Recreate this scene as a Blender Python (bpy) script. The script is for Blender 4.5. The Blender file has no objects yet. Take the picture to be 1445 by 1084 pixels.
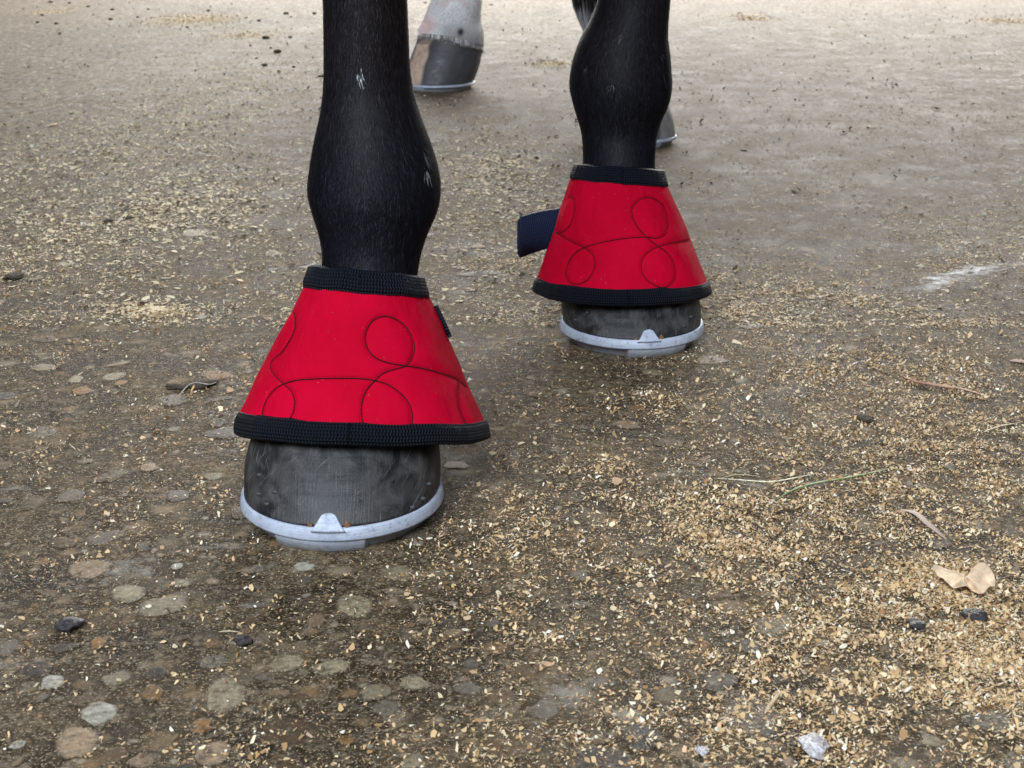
import bpy, bmesh, math, random
import numpy as np
from mathutils import Vector, Matrix
random.seed(5); RNG = np.random.default_rng(11)
S = bpy.context.scene
COL = S.collection

# ---------------------------------------------------------------- camera
CAM_H, PITCH, FPX, CX, CY = 0.36, math.radians(19.0), 2000.0, 722.5, 542.0
cam = bpy.data.cameras.new('camera'); cam_o = bpy.data.objects.new('camera', cam); COL.objects.link(cam_o)
cam_o.location = (0, 0, CAM_H); cam_o.rotation_euler = (math.pi/2 - PITCH, 0, 0)
cam.sensor_width = 36; cam.lens = 36*FPX/1445; cam.clip_start = .02; cam.clip_end = 200
cam.dof.use_dof = True; cam.dof.focus_distance = 0.93; cam.dof.aperture_fstop = 30
S.camera = cam_o
# ---------------------------------------------------------------- light: a covered yard, open in front and behind
W = bpy.data.worlds.new('World'); S.world = W; W.use_nodes = True
bg = W.node_tree.nodes['Background']; bg.inputs[0].default_value = (.90, .95, 1.0, 1); bg.inputs[1].default_value = 0.16
def area(name, loc, target, sx, sy, power, col):
    l = bpy.data.lights.new(name, 'AREA'); l.shape = 'RECTANGLE'; l.size = sx; l.size_y = sy; l.energy = power; l.color = col
    o = bpy.data.objects.new(name, l); COL.objects.link(o); o.location = loc
    o.rotation_euler = (Vector(target)-Vector(loc)).to_track_quat('-Z', 'Y').to_euler(); return o
area('doorway_light_front', (-.9, -1.9, 2.7), (0, 1.0, .1), 2.6, 1.8, 200, (.80, .90, 1.0))
area('doorway_light_back', (.8, 9.0, 2.2), (0, 2.0, .0), 7.0, 3.2, 900, (1.0, .97, .93))
S.view_settings.view_transform = 'Standard'; S.view_settings.look = 'None'; S.view_settings.exposure = 0.30; S.view_settings.gamma = 1
S.render.engine = 'CYCLES'

# ---------------------------------------------------------------- pixel helpers (pixels of the photograph)
cP, sP = math.cos(PITCH), math.sin(PITCH)
def ray(u, v):
    a, b = (u-CX)/FPX, (v-CY)/FPX
    return np.array([a, cP - b*sP, -sP - b*cP])
def G(u, v, z=0.0):
    d = ray(u, v); t = (z-CAM_H)/d[2]; return np.array([d[0]*t, d[1]*t, z])
def P(u, v, Y):
    d = ray(u, v); t = Y/d[1]; return np.array([d[0]*t, Y, CAM_H + d[2]*t])
def proj(p):
    p = np.asarray(p, float); x, y, z = p[..., 0], p[..., 1], p[..., 2]-CAM_H
    dep = y*cP - z*sP; up = y*sP + z*cP
    return CX + FPX*x/dep, CY - FPX*up/dep
def pxm(u, v):            # metres covered by one pixel on the ground at that point
    g = G(u, v); return (g[1]*cP + CAM_H*sP)/FPX

# ---------------------------------------------------------------- numpy noise
def vnoise(x, y, seed=0):
    x = np.asarray(x, float); y = np.asarray(y, float)
    xi = np.floor(x).astype(np.int64); yi = np.floor(y).astype(np.int64); xf = x-xi; yf = y-yi
    xf = xf*xf*(3-2*xf); yf = yf*yf*(3-2*yf)
    def h(a, b):
        n = (a*374761393 + b*668265263 + seed*1442695041) & 0x7fffffff
        n = ((n ^ (n >> 13))*1274126177) & 0x7fffffff
        return ((n ^ (n >> 16)) & 0xffff)/65535.0
    return (h(xi, yi)*(1-xf)+h(xi+1, yi)*xf)*(1-yf)+(h(xi, yi+1)*(1-xf)+h(xi+1, yi+1)*xf)*yf
def fbm(x, y, seed=0, o=4):
    s = 0; a = .5; n = 0
    for k in range(o):
        s = s + a*vnoise(x*2**k, y*2**k, seed+k); n += a; a *= .5
    return s/n

# ---------------------------------------------------------------- mesh helpers
def mesh_obj(name, verts, faces, mat=None, parent=None, smooth=True, col=None, uv=None):
    me = bpy.data.meshes.new(name)
    me.from_pydata([tuple(map(float, v)) for v in verts], [], faces); me.update()
    if smooth: me.polygons.foreach_set('use_smooth', [True]*len(me.polygons))
    if col is not None:
        a = me.color_attributes.new('Col', 'FLOAT_COLOR', 'POINT'); c = np.ones((len(me.vertices), 4)); c[:, :3] = col
        a.data.foreach_set('color', c.ravel())
    if uv is not None:
        l = me.uv_layers.new(name='UVMap'); idx = np.empty(len(me.loops), np.int32); me.loops.foreach_get('vertex_index', idx)
        l.data.foreach_set('uv', np.asarray(uv, float)[idx].ravel())
    o = bpy.data.objects.new(name, me); COL.objects.link(o)
    if mat: me.materials.append(mat)
    if parent: o.parent = parent
    return o
def poly_soup(name, verts, nper, mat, parent=None, col=None):      # separate polygons of nper (a number, or one per polygon) corners
    verts = np.asarray(verts, np.float32); tot = np.full(len(verts)//nper, nper, np.int32) if np.isscalar(nper) else np.asarray(nper, np.int32); n = len(tot)
    me = bpy.data.meshes.new(name); me.vertices.add(len(verts)); me.vertices.foreach_set('co', verts.ravel())
    me.loops.add(len(verts)); me.loops.foreach_set('vertex_index', np.arange(len(verts), dtype=np.int32))
    me.polygons.add(n); me.polygons.foreach_set('loop_start', np.r_[0, np.cumsum(tot)[:-1]].astype(np.int32))
    me.polygons.foreach_set('loop_total', tot); me.update(calc_edges=True)
    if col is not None:
        a = me.color_attributes.new('Col', 'FLOAT_COLOR', 'POINT'); c = np.ones((len(verts), 4), np.float32); c[:, :3] = col
        a.data.foreach_set('color', c.ravel())
    me.materials.append(mat)
    o = bpy.data.objects.new(name, me); COL.objects.link(o)
    if parent: o.parent = parent
    return o
def grid_faces(nu, nv, wrap):        # nv rows of nu points
    f = []
    for j in range(nv-1):
        for i in range(nu if wrap else nu-1):
            i2 = (i+1) % nu
            f.append((j*nu+i, j*nu+i2, (j+1)*nu+i2, (j+1)*nu+i))
    return f
def tag(o, label, cat, group=None, kind=None):
    o['label'] = label; o['category'] = cat
    if group: o['group'] = group
    if kind: o['kind'] = kind
    return o
def empty(name, loc):
    o = bpy.data.objects.new(name, None); COL.objects.link(o); o.location = loc; o.empty_display_size = .05; return o
def adopt(root, *kids):              # parent without moving
    bpy.context.view_layer.update()
    for k in kids:
        k.parent = root; k.matrix_parent_inverse = root.matrix_world.inverted()

# ---------------------------------------------------------------- materials
class NT:
    def __init__(s, name):
        s.m = bpy.data.materials.new(name); s.m.use_nodes = True; s.t = s.m.node_tree; s.b = s.t.nodes['Principled BSDF']
    def n(s, typ, **kw):
        nd = s.t.nodes.new(typ)
        for k, v in kw.items():
            if k.startswith('i_'):
                key = k[2:]; key = int(key) if key.isdigit() else key.replace('_', ' ')
                if hasattr(v, 'node'): s.t.links.new(v, nd.inputs[key])
                else: nd.inputs[key].default_value = v
            else: setattr(nd, k, v)
        return nd
    def l(s, a, b): s.t.links.new(a, b)
    def pos(s): return s.n('ShaderNodeNewGeometry').outputs['Position']
    def obj(s): return s.n('ShaderNodeTexCoord').outputs['Object']
    def uv(s): return s.n('ShaderNodeTexCoord').outputs['UV']
    def scale(s, vec, sc): return s.n('ShaderNodeMapping', i_Vector=vec, i_Scale=sc).outputs[0]
    def noise(s, vec, sc, det=4, rough=.6, dist=0):
        return s.n('ShaderNodeTexNoise', i_Vector=vec, i_Scale=sc, i_Detail=det, i_Roughness=rough, i_Distortion=dist).outputs[0]
    def ramp(s, fac, stops):
        r = s.n('ShaderNodeValToRGB'); e = r.color_ramp.elements
        while len(e) < len(stops): e.new(.5)
        for k, (p, c) in enumerate(stops):
            e[k].position = p; e[k].color = (c if hasattr(c, '__len__') else (c, c, c))[:3] + (1,) if hasattr(c, '__len__') else (c, c, c, 1)
        s.l(fac, r.inputs[0]); return r.outputs[0]
    def mix(s, fac, a, b, mode='MIX'):
        m = s.n('ShaderNodeMix', data_type='RGBA', blend_type=mode)
        for k, v in ((0, fac), (6, a), (7, b)):
            if hasattr(v, 'node'): s.l(v, m.inputs[k])
            else: m.inputs[k].default_value = (tuple(v)+(1,)) if hasattr(v, '__len__') else v
        return m.outputs[2]
    def math(s, op, a, b=0.0, c=0.0):
        m = s.n('ShaderNodeMath', operation=op)
        for k, v in enumerate((a, b, c)):
            if hasattr(v, 'node'): s.l(v, m.inputs[k])
            else: m.inputs[k].default_value = v
        return m.outputs[0]
    def bump(s, h, strength=.3, dist=.001, nrm=None):
        b = s.n('ShaderNodeBump', i_Height=h, i_Strength=strength, i_Distance=dist)
        if nrm: s.l(nrm, b.inputs['Normal'])
        return b.outputs[0]
    def attr(s, name='Col'): return s.n('ShaderNodeAttribute', attribute_name=name).outputs['Color']
    def fin(s, color=None, rough=None, normal=None, **kw):
        for k, v in (('Base Color', color), ('Roughness', rough), ('Normal', normal)):
            if v is None: continue
            if hasattr(v, 'node'): s.l(v, s.b.inputs[k])
            else: s.b.inputs[k].default_value = (tuple(v)+(1,)) if hasattr(v, '__len__') else v
        for k, v in kw.items(): s.b.inputs[k.replace('_', ' ')].default_value = v
        return s.m

def concrete_color(k):               # dirty, worn, exposed-aggregate concrete (world metres)
    p = k.pos()
    big = k.noise(p, 2.2, 5, .6, .4); mid = k.noise(p, 13, 9, .78, .4); m2 = k.noise(p, 55, 6, .8, .3); fine = k.noise(p, 210, 5, .8); grit = k.noise(p, 620, 3, .75)
    c = k.ramp(mid, [(.36, (.012, .007, .0035)), (.45, (.036, .0235, .0125)), (.54, (.078, .053, .029)), (.62, (.145, .104, .060)), (.74, (.30, .235, .155))])
    # damp dirt, horse's shade painted between the legs; dust behind paled for back light
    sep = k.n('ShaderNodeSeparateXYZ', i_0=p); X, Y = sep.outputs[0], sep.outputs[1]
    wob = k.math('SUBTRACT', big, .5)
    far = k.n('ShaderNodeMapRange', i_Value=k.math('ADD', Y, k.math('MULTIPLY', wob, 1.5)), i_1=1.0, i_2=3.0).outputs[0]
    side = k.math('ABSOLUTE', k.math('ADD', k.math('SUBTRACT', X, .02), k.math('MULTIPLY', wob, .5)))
    unshaded_x = k.n('ShaderNodeMapRange', i_Value=side, i_1=.20, i_2=.75, i_3=.0, i_4=1.).outputs[0]
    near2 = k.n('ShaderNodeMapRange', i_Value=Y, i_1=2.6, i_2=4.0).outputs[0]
    backlit_dust = k.math('MULTIPLY', far, k.math('MAXIMUM', unshaded_x, near2))
    pale = k.ramp(m2, [(.34, (.07, .055, .038)), (.44, (.17, .142, .105)), (.53, (.29, .25, .195)), (.66, (.52, .475, .405))])
    blot = k.noise(k.scale(p, (1., .55, 1)), 3.4, 6, .68, .6); streak = k.noise(k.scale(p, (1., .36, 1)), 75, 6, .8, .2)
    pale = k.mix(k.ramp(blot, [(.38, .9), (.56, 0)]), pale, k.mix(.6, pale, (.085, .075, .062)))
    pale = k.mix(k.ramp(streak, [(.40, .8), (.49, 0)]), pale, k.mix(.65, pale, (.05, .040, .029)))
    pale = k.mix(k.ramp(streak, [(.52, 0), (.60, .8)]), pale, (.66, .61, .53))
    c = k.mix(k.math('MULTIPLY', backlit_dust, .78), c, pale)
    c = k.mix(k.ramp(m2, [(.36, .75), (.47, 0)]), c, k.mix(.7, c, (.022, .016, .010)))
    c = k.mix(k.ramp(m2, [(.54, 0), (.66, .55)]), c, k.mix(.6, c, (.42, .35, .26)))
    c = k.mix(k.ramp(fine, [(.38, .8), (.5, 0)]), c, k.mix(.75, c, (.020, .014, .009)))
    c = k.mix(k.ramp(fine, [(.53, 0), (.64, .65)]), c, k.mix(.7, c, (.46, .37, .26)))
    c = k.mix(k.ramp(grit, [(.34, .6), (.45, 0)]), c, k.mix(.7, c, (.025, .018, .012)))
    c = k.mix(k.ramp(grit, [(.56, 0), (.66, .8)]), c, (.58, .47, .33))
    return p, c, fine, mid, grit
def concrete():
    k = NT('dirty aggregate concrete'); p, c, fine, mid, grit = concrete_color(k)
    # small stones worn flush with the surface, too small to be built
    for sc, thr, st in ((48, .34, .6), (85, .34, .6), (170, .36, .6)):
        v = k.n('ShaderNodeTexVoronoi', i_Vector=k.mix(.012, p, k.n('ShaderNodeTexNoise', i_Vector=p, i_Scale=30.).outputs[1], 'ADD'), i_Scale=float(sc))
        sel = k.n('ShaderNodeSeparateColor', i_0=v.outputs['Color'])
        inside = k.ramp(v.outputs['Distance'], [(thr*.55, 1), (thr*1.4, 0)])
        m = k.math('MULTIPLY', inside, k.ramp(sel.outputs[0], [(.45, 0), (.60, st)]))
        stone = k.ramp(sel.outputs[1], [(.0, (.035, .028, .022)), (.35, (.11, .085, .058)), (.6, (.22, .175, .12)), (.85, (.26, .155, .07)), (1., (.44, .39, .31))])
        c = k.mix(m, c, stone)
    # pale lime scuffs: one long scrape and scattered rubbed spots
    a, b = G(1270, 410), G(1432, 370); d = b-a; L = np.linalg.norm(d); d = d/L
    rel = k.n('ShaderNodeVectorMath', operation='SUBTRACT', i_0=p, i_1=tuple(a)).outputs[0]
    t = k.n('ShaderNodeVectorMath', operation='DOT_PRODUCT', i_0=rel, i_1=tuple(d)).outputs['Value']
    q = k.n('ShaderNodeVectorMath', operation='DOT_PRODUCT', i_0=rel, i_1=(-d[1], d[0], 0)).outputs['Value']
    wob = k.math('MULTIPLY', k.math('SUBTRACT', k.noise(p, 14, 3), .5), .06)
    q = k.math('ABSOLUTE', k.math('ADD', q, wob))
    band = k.n('ShaderNodeMapRange', i_Value=q, i_1=.0, i_2=.016, i_3=1., i_4=0.).outputs[0]
    ends = k.math('MULTIPLY', k.n('ShaderNodeMapRange', i_Value=t, i_1=0., i_2=.06).outputs[0], k.n('ShaderNodeMapRange', i_Value=t, i_1=float(L), i_2=float(L)-.06).outputs[0])
    sc = k.math('MULTIPLY', k.math('MULTIPLY', band, ends), k.ramp(k.noise(k.scale(p, (1, 1.6, 1)), 60, 4, .7), [(.42, 0), (.56, 1)]))
    c = k.mix(sc, c, (.80, .80, .80))
    rub = k.ramp(k.noise(k.scale(p, (.8, 1.5, 1)), 9, 8, .75, .5), [(.60, 0), (.70, .6)])
    c = k.mix(rub, c, (.40, .38, .345))
    h = k.math('ADD', fine, k.math('MULTIPLY', grit, .4))
    return k.fin(c, k.ramp(mid, [(.3, .55), (.7, .85)]), k.bump(h, .6, .0022), Specular_IOR_Level=.07)
def pebble_mat():
    k = NT('worn aggregate pebble'); p, c, fine, mid, grit = concrete_color(k)
    r = k.n('ShaderNodeObjectInfo')
    speck = k.ramp(k.noise(p, 420, 4, .75), [(.3, .6), (.7, 1.2)])
    st = k.mix(1.0, r.outputs['Color'], speck, 'MULTIPLY')
    film = k.ramp(k.noise(p, 90, 6, .75), [(.44, .04), (.66, .9)])
    sp = k.n('ShaderNodeSeparateXYZ', i_0=k.obj()); rad = k.math('SQRT', k.math('ADD', k.math('POWER', sp.outputs[0], 2), k.math('POWER', sp.outputs[1], 2)))
    rad = k.math('ADD', rad, k.math('MULTIPLY', k.math('SUBTRACT', k.noise(p, 260, 4, .7), .5), .5))
    film = k.math('MAXIMUM', film, k.ramp(rad, [(.70, 0), (1.02, 1)]))
    c = k.mix(film, st, c)
    return k.fin(c, .6, k.bump(k.math('ADD', fine, grit), .5, .0016), Specular_IOR_Level=.2)
def attr_mat(name, rough=.7, spec=.3, var=None, bump_sc=None, **kw):
    k = NT(name); c = k.attr(); nrm = None
    if var: c = k.mix(1.0, c, k.ramp(k.noise(k.obj(), var, 4, .65), [(.3, .65), (.7, 1.3)]), 'MULTIPLY')
    if bump_sc: nrm = k.bump(k.noise(k.obj(), bump_sc, 4, .6), .5, .001)
    return k.fin(c, rough, nrm, Specular_IOR_Level=spec, **kw)
def plain(name, ca, cb, sc, rough=.7, spec=.3, bump_d=.001, **kw):
    k = NT(name); n = k.noise(k.obj(), sc, 5, .65)
    return k.fin(k.ramp(n, [(.3, ca), (.7, cb)]), rough, k.bump(n, .6, bump_d), Specular_IOR_Level=spec, **kw)
def red_fabric():
    k = NT('red woven nylon over neoprene'); uv = k.uv()
    s = k.n('ShaderNodeSeparateXYZ', i_0=uv); u, v = s.outputs[0], s.outputs[1]
    tw = k.math('SINE', k.math('MULTIPLY', k.math('ADD', u, k.math('MULTIPLY', v, .55)), 2*math.pi/.0013))
    tw2 = k.math('SINE', k.math('MULTIPLY', v, 2*math.pi/.0011))
    h = k.math('ADD', tw, k.math('MULTIPLY', tw2, .5))
    blot = k.noise(k.obj(), 22, 4, .6)
    c = k.ramp(blot, [(.3, (.45, .0007, .018)), (.7, (.56, .0011, .027))])
    c = k.mix(k.math('MULTIPLY', k.math('ADD', tw, 1), .10), c, (.42, .002, .018))
    c = k.mix(k.ramp(k.noise(k.obj(), 520, 3, .6), [(.70, 0), (.76, .5)]), c, (.62, .30, .24))
    nrm = k.bump(h, .35, .0005, k.bump(k.noise(k.scale(k.obj(), (1, 1, .6)), 34, 4, .6, .8), .35, .006))
    return k.fin(c, .72, nrm, Specular_IOR_Level=.04)
def webbing(name, base, light):
    k = NT(name); uv = k.uv(); s = k.n('ShaderNodeSeparateXYZ', i_0=uv); u, v = s.outputs[0], s.outputs[1]
    chev = k.math('PINGPONG', v, .0021)
    r = k.math('SINE', k.math('MULTIPLY', k.math('ADD', u, k.math('MULTIPLY', chev, .35)), 2*math.pi/.0019))
    b = k.math('SINE', k.math('MULTIPLY', k.math('ADD', v, k.math('MULTIPLY', r, .0002)), 2*math.pi/.0021))
    h = k.math('ADD', r, k.math('MULTIPLY', b, .6))
    jit = k.noise(k.obj(), 500, 2)
    f = k.n('ShaderNodeMapRange', i_Value=k.math('ADD', h, jit), i_1=-.6, i_2=2.2).outputs[0]
    return k.fin(k.mix(f, base, light), .6, k.bump(h, .8, .0009), Specular_IOR_Level=.14)
def horn():
    k = NT('black hoof horn'); uv = k.uv(); c = k.attr()
    fib = k.noise(k.scale(uv, (900, 40, 1)), 1, 4, .7); rings = k.noise(k.scale(uv, (5, 260, 1)), 1, 3, .6)
    worn = k.noise(k.scale(uv, (60, 60, 1)), 1, 5, .7, .6)
    c = k.mix(k.ramp(worn, [(.46, 0), (.66, .65)]), c, k.mix(.8, c, (.10, .095, .095)))
    scr = k.math('MULTIPLY', k.ramp(fib, [(.60, 0), (.68, .8)]), k.ramp(k.noise(uv, 38, 3), [(.52, 0), (.62, .85)]))
    c = k.mix(scr, c, (.36, .32, .27))
    c = k.mix(k.ramp(k.noise(k.scale(uv, (260, 14, 1)), 1, 4, .65), [(.58, 0), (.72, .3)]), c, (.06, .05, .04))
    s2 = k.noise(k.scale(k.n('ShaderNodeMapping', i_Vector=uv, i_Rotation=(0, 0, .9)).outputs[0], (700, 25, 1)), 1, 3, .6)
    c = k.mix(k.ramp(s2, [(.64, 0), (.70, .35)]), c, (.30, .29, .28))
    h = k.math('ADD', k.math('MULTIPLY', fib, .5), k.math('ADD', k.math('MULTIPLY', rings, .35), k.math('MULTIPLY', worn, .6)))
    return k.fin(c, k.ramp(worn, [(.35, .34), (.65, .62)]), k.bump(h, .4, .0014), Specular_IOR_Level=.42)
def shoe_metal():
    k = NT('scuffed aluminium'); o = k.obj()
    n = k.noise(o, 90, 5, .7); s = k.noise(k.scale(o, (60, 60, 900)), 1, 3, .6)
    c = k.ramp(n, [(.25, (.29, .33, .42)), (.5, (.44, .48, .58)), (.8, (.54, .58, .68))])
    c = k.mix(k.ramp(k.noise(o, 260, 5, .75), [(.54, 0), (.68, .75)]), c, (.20, .185, .17))
    c = k.mix(k.ramp(s, [(.58, 0), (.68, .5)]), c, (.30, .31, .34))
    zz = k.n('ShaderNodeSeparateXYZ', i_0=k.pos()).outputs[2]
    c = k.mix(k.math('MULTIPLY', k.n('ShaderNodeMapRange', i_Value=zz, i_1=.009, i_2=.001).outputs[0], k.ramp(n, [(.35, .35), (.65, .85)])), c, (.20, .17, .13))
    return k.fin(c, k.ramp(n, [(.3, .62), (.7, .48)]), k.bump(k.math('ADD', n, k.math('MULTIPLY', s, .5)), .35, .0008), Metallic=.12, Specular_IOR_Level=.4)
def coat_skin():
    k = NT('horse coat'); c = k.attr(); o = k.pos()
    st = k.noise(k.scale(o, (900, 900, 90)), 1, 3, .6)
    c = k.mix(1.0, c, k.ramp(st, [(.3, .55), (.7, 1.5)]), 'MULTIPLY')
    return k.fin(c, .7, k.bump(st, .5, .0008), Specular_IOR_Level=.08)

M = dict(concrete=concrete(), pebble=pebble_mat(), red=red_fabric(),
         band=webbing('black ribbed webbing', (.0010, .0014, .0024), (.014, .018, .031)),
         strap=webbing('navy ribbed strap', (.007, .012, .038), (.034, .047, .105)),
         thread=plain('dark stitching thread', (.012, .001, .003), (.025, .002, .005), 900, .9),
         horn=horn(), metal=shoe_metal(), skin=coat_skin(),
         hair=attr_mat('coat hair strand', .55, .14),
         saw=attr_mat('sawdust flake', .75, .2), rust=plain('brown rust residue', (.10, .045, .02), (.30, .15, .07), 800),
         clinch=plain('dull nail steel', (.02, .021, .024), (.09, .09, .095), 900, .4, .5),
         chip=attr_mat('wood chip', .75, .2, 5, 8), clod=plain('dark dry dung', (.016, .011, .008), (.10, .076, .053), 4.0, .85, .2, .003),
         straw=attr_mat('straw', .6, .35, 260), leaf=attr_mat('dry leaf', .6, .3, 160, 300),
         dark_stone=plain('dark damp stone', (.010, .009, .011), (.06, .053, .055), 3.5, .4, .4, .002),
         quartz=plain('glassy quartz stone', (.20, .11, .055), (.85, .88, .95), 2.2, .15, .6, .004),
         inner=plain('black neoprene lining', (.01, .01, .011), (.02, .02, .021), 300, .8))

# ================================================================ SETTING
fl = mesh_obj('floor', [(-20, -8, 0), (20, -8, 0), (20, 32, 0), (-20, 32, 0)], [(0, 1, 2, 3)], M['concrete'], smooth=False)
fl['kind'] = 'structure'
# ---- pebbles worn flush in the concrete
def pebble_mesh(seed):
    n, rows = 22, [(1.0, -.06), (.97, .25), (.82, .62), (.5, .9)]
    v = []; r = np.random.default_rng(seed); ph = r.uniform(0, 6.28, 4); am = r.uniform(.04, .20, 4)
    for s, h in rows:
        for i in range(n):
            a = 2*math.pi*i/n; q = 1 + sum(am[j]*math.sin((j+2)*a+ph[j])/(j*.6+1) for j in range(4))
            v.append((s*q*math.cos(a), s*q*math.sin(a), h))
    f = grid_faces(n, len(rows), True); v.append((0, 0, 1)); b = (len(rows)-1)*n
    f += [(b+i, b+(i+1) % n, len(v)-1) for i in range(n)]
    me = bpy.data.meshes.new('pebble'); me.from_pydata(v, [], f); me.polygons.foreach_set('use_smooth', [True]*len(f)); me.materials.append(M['pebble']); return me
PM = [pebble_mesh(s) for s in range(9)]
npeb = 0; pebs = []
def pebble(x, y, rx, ry, col, h=.0006, rot=None):
    global npeb
    for (a, b, c) in pebs:
        if (a-x)**2+(b-y)**2 < (c+max(rx, ry))**2*.9: return
    pebs.append((x, y, max(rx, ry)))
    o = bpy.data.objects.new('pebble', PM[npeb % len(PM)]); COL.objects.link(o); npeb += 1
    o.location = (x, y, .0002); o.scale = (rx, ry, h); o.rotation_euler = (0, 0, random.uniform(-.4, .4) if rot is None else rot)
    o.color = tuple(col)+(1,); o.parent = fl
BE, PA, TA, ORG, GR, DK, BR, BL = (.34, .28, .18), (.46, .43, .35), (.36, .25, .155), (.34, .165, .05), (.15, .125, .095), (.045, .036, .028), (.12, .072, .034), (.075, .072, .068)
for (u, v, w, hgt, c) in [(318, 980, 30, 29, BE), (140, 1007, 26, 17, PA), (108, 1048, 30, 25, TA), (74, 963, 17, 11, PA), (404, 936, 27, 12, BE), (468, 942, 29, 10, BE),
        (284, 1026, 18, 10, ORG), (300, 1064, 27, 18, TA), (180, 838, 22, 15, BE), (138, 908, 11, 11, ORG), (500, 855, 26, 17, BE), (255, 824, 14, 6, BE), (720, 1050, 46, 21, BR),
        (770, 1001, 23, 15, GR), (706, 984, 22, 12, BR), (660, 972, 22, 9, GR), (850, 1076, 46, 22, DK), (905, 1040, 25, 26, BL), (1060, 1012, 48, 30, GR), (1395, 1017, 36, 17, GR),
        (275, 329, 17, 6, BE), (62, 519, 19, 5, BE), (106, 536, 11, 6, BE), (160, 532, 16, 6, BE), (116, 552, 15, 6, ORG), (170, 541, 9, 4, ORG), (8, 559, 14, 6, BL), (90, 374, 14, 4, BE),
        (245, 565, 22, 8, GR), (60, 985, 8, 6, GR), (300, 935, 20, 10, GR), (25, 1052, 13, 6, PA), (70, 1000, 30, 22, GR), (250, 800, 9, 5, PA), (430, 800, 16, 7, PA), (10, 915, 15, 12, GR),
        (545, 1000, 20, 13, GR), (585, 965, 25, 10, BE), (840, 965, 20, 8, GR), (1000, 1015, 22, 14, DK), (1340, 925, 24, 10, GR), (250, 700, 16, 9, GR), (100, 700, 20, 9, GR), (60, 610, 22, 8, GR), (210, 660, 14, 6, TA)]:
    g = G(u, v); m = pxm(u, v); fore = math.sin(math.atan2(CAM_H, g[1]))
    pebble(g[0], g[1], w*m, min(hgt*m/fore, 1.6*w*m), c)
tries = 0
while npeb < 190 and tries < 6000:
    tries += 1
    u, v = random.uniform(-60, 1500), random.uniform(330, 1130)
    if random.random() > (.9 if u < 480 else (.45 if u < 950 else .25)): continue
    g = G(u, v); r = random.choice([.005, .006, .007, .008, .010, .013]); r *= random.uniform(.8, 1.2)
    if r*2/pxm(u, v) < 10: continue
    c = random.choice([GR, GR, BE, TA, DK, BR, GR, BR, BE, ORG]); s = random.uniform(.5, .9)
    pebble(g[0], g[1], r, r*random.uniform(.6, 1), [q*s for q in c], rot=random.uniform(0, 3))

# ---- sawdust: nobody could count it
patches = [  # u, v, radius u px, radius v px, strength  (where the photograph shows drifts)
    (1260, 930, 270, 150, 1.2), (1180, 800, 240, 90, .75), (1320, 720, 300, 100, .50), (1400, 900, 140, 180, .7), (1180, 600, 280, 100, .42), (1320, 560, 260, 120, .32), (980, 640, 180, 90, .14),
    (920, 790, 180, 90, .20), (760, 900, 200, 100, .10), (600, 1050, 260, 40, .35), (430, 1065, 130, 35, .25), (210, 440, 60, 16, .40), (140, 220, 120, 60, .22), (250, 260, 120, 55, .22), (280, 27, 90, 12, .7), (75, 18, 20, 7, .5),
    (300, 560, 60, 25, .20), (60, 640, 60, 40, .14), (690, 235, 90, 60, .30), (720, 360, 40, 24, .30), (655, 180, 40, 20, .25), (780, 90, 24, 7, 2.0), (1060, 26, 28, 5, 1.0), (1420, 30, 40, 6, .9), (1100, 430, 160, 60, .22), (650, 760, 120, 60, .10)]
pg = []
for (u, v, ru, rv, s) in patches:
    g = G(u, v); a = G(u+ru, v)[0]-g[0]; b = abs(G(u, max(v-rv, -60))[1]-G(u, v+rv)[1])/2; pg.append((g[0], g[1], a, b, s))
def density(x, y):
    d = .05 + .06*np.clip(fbm(x*6, y*6, 7)*3-1, 0, 1) + .07*np.clip((y-1.1)/.4, 0, 1)*np.clip(fbm(x*3+9, y*3, 17)*4-1.4, 0, 1)
    for (a, b, ra, rb, s) in pg: d = d + s*np.exp(-.9*((x-a)/ra)**2-.9*((y-b)/rb)**2)
    cl = fbm(x*16, y*16, 3); cl2 = fbm(x*70, y*70, 9)
    edge = np.clip(((y*.50+.20)-np.abs(x))/.12, 0, 1)*np.clip((y-.36)/.12, 0, 1)
    return edge*d*np.clip((cl-.22)*2.6, .35, 1.4)*np.clip((cl2-.25)*2.8, .15, 1.7)
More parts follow.
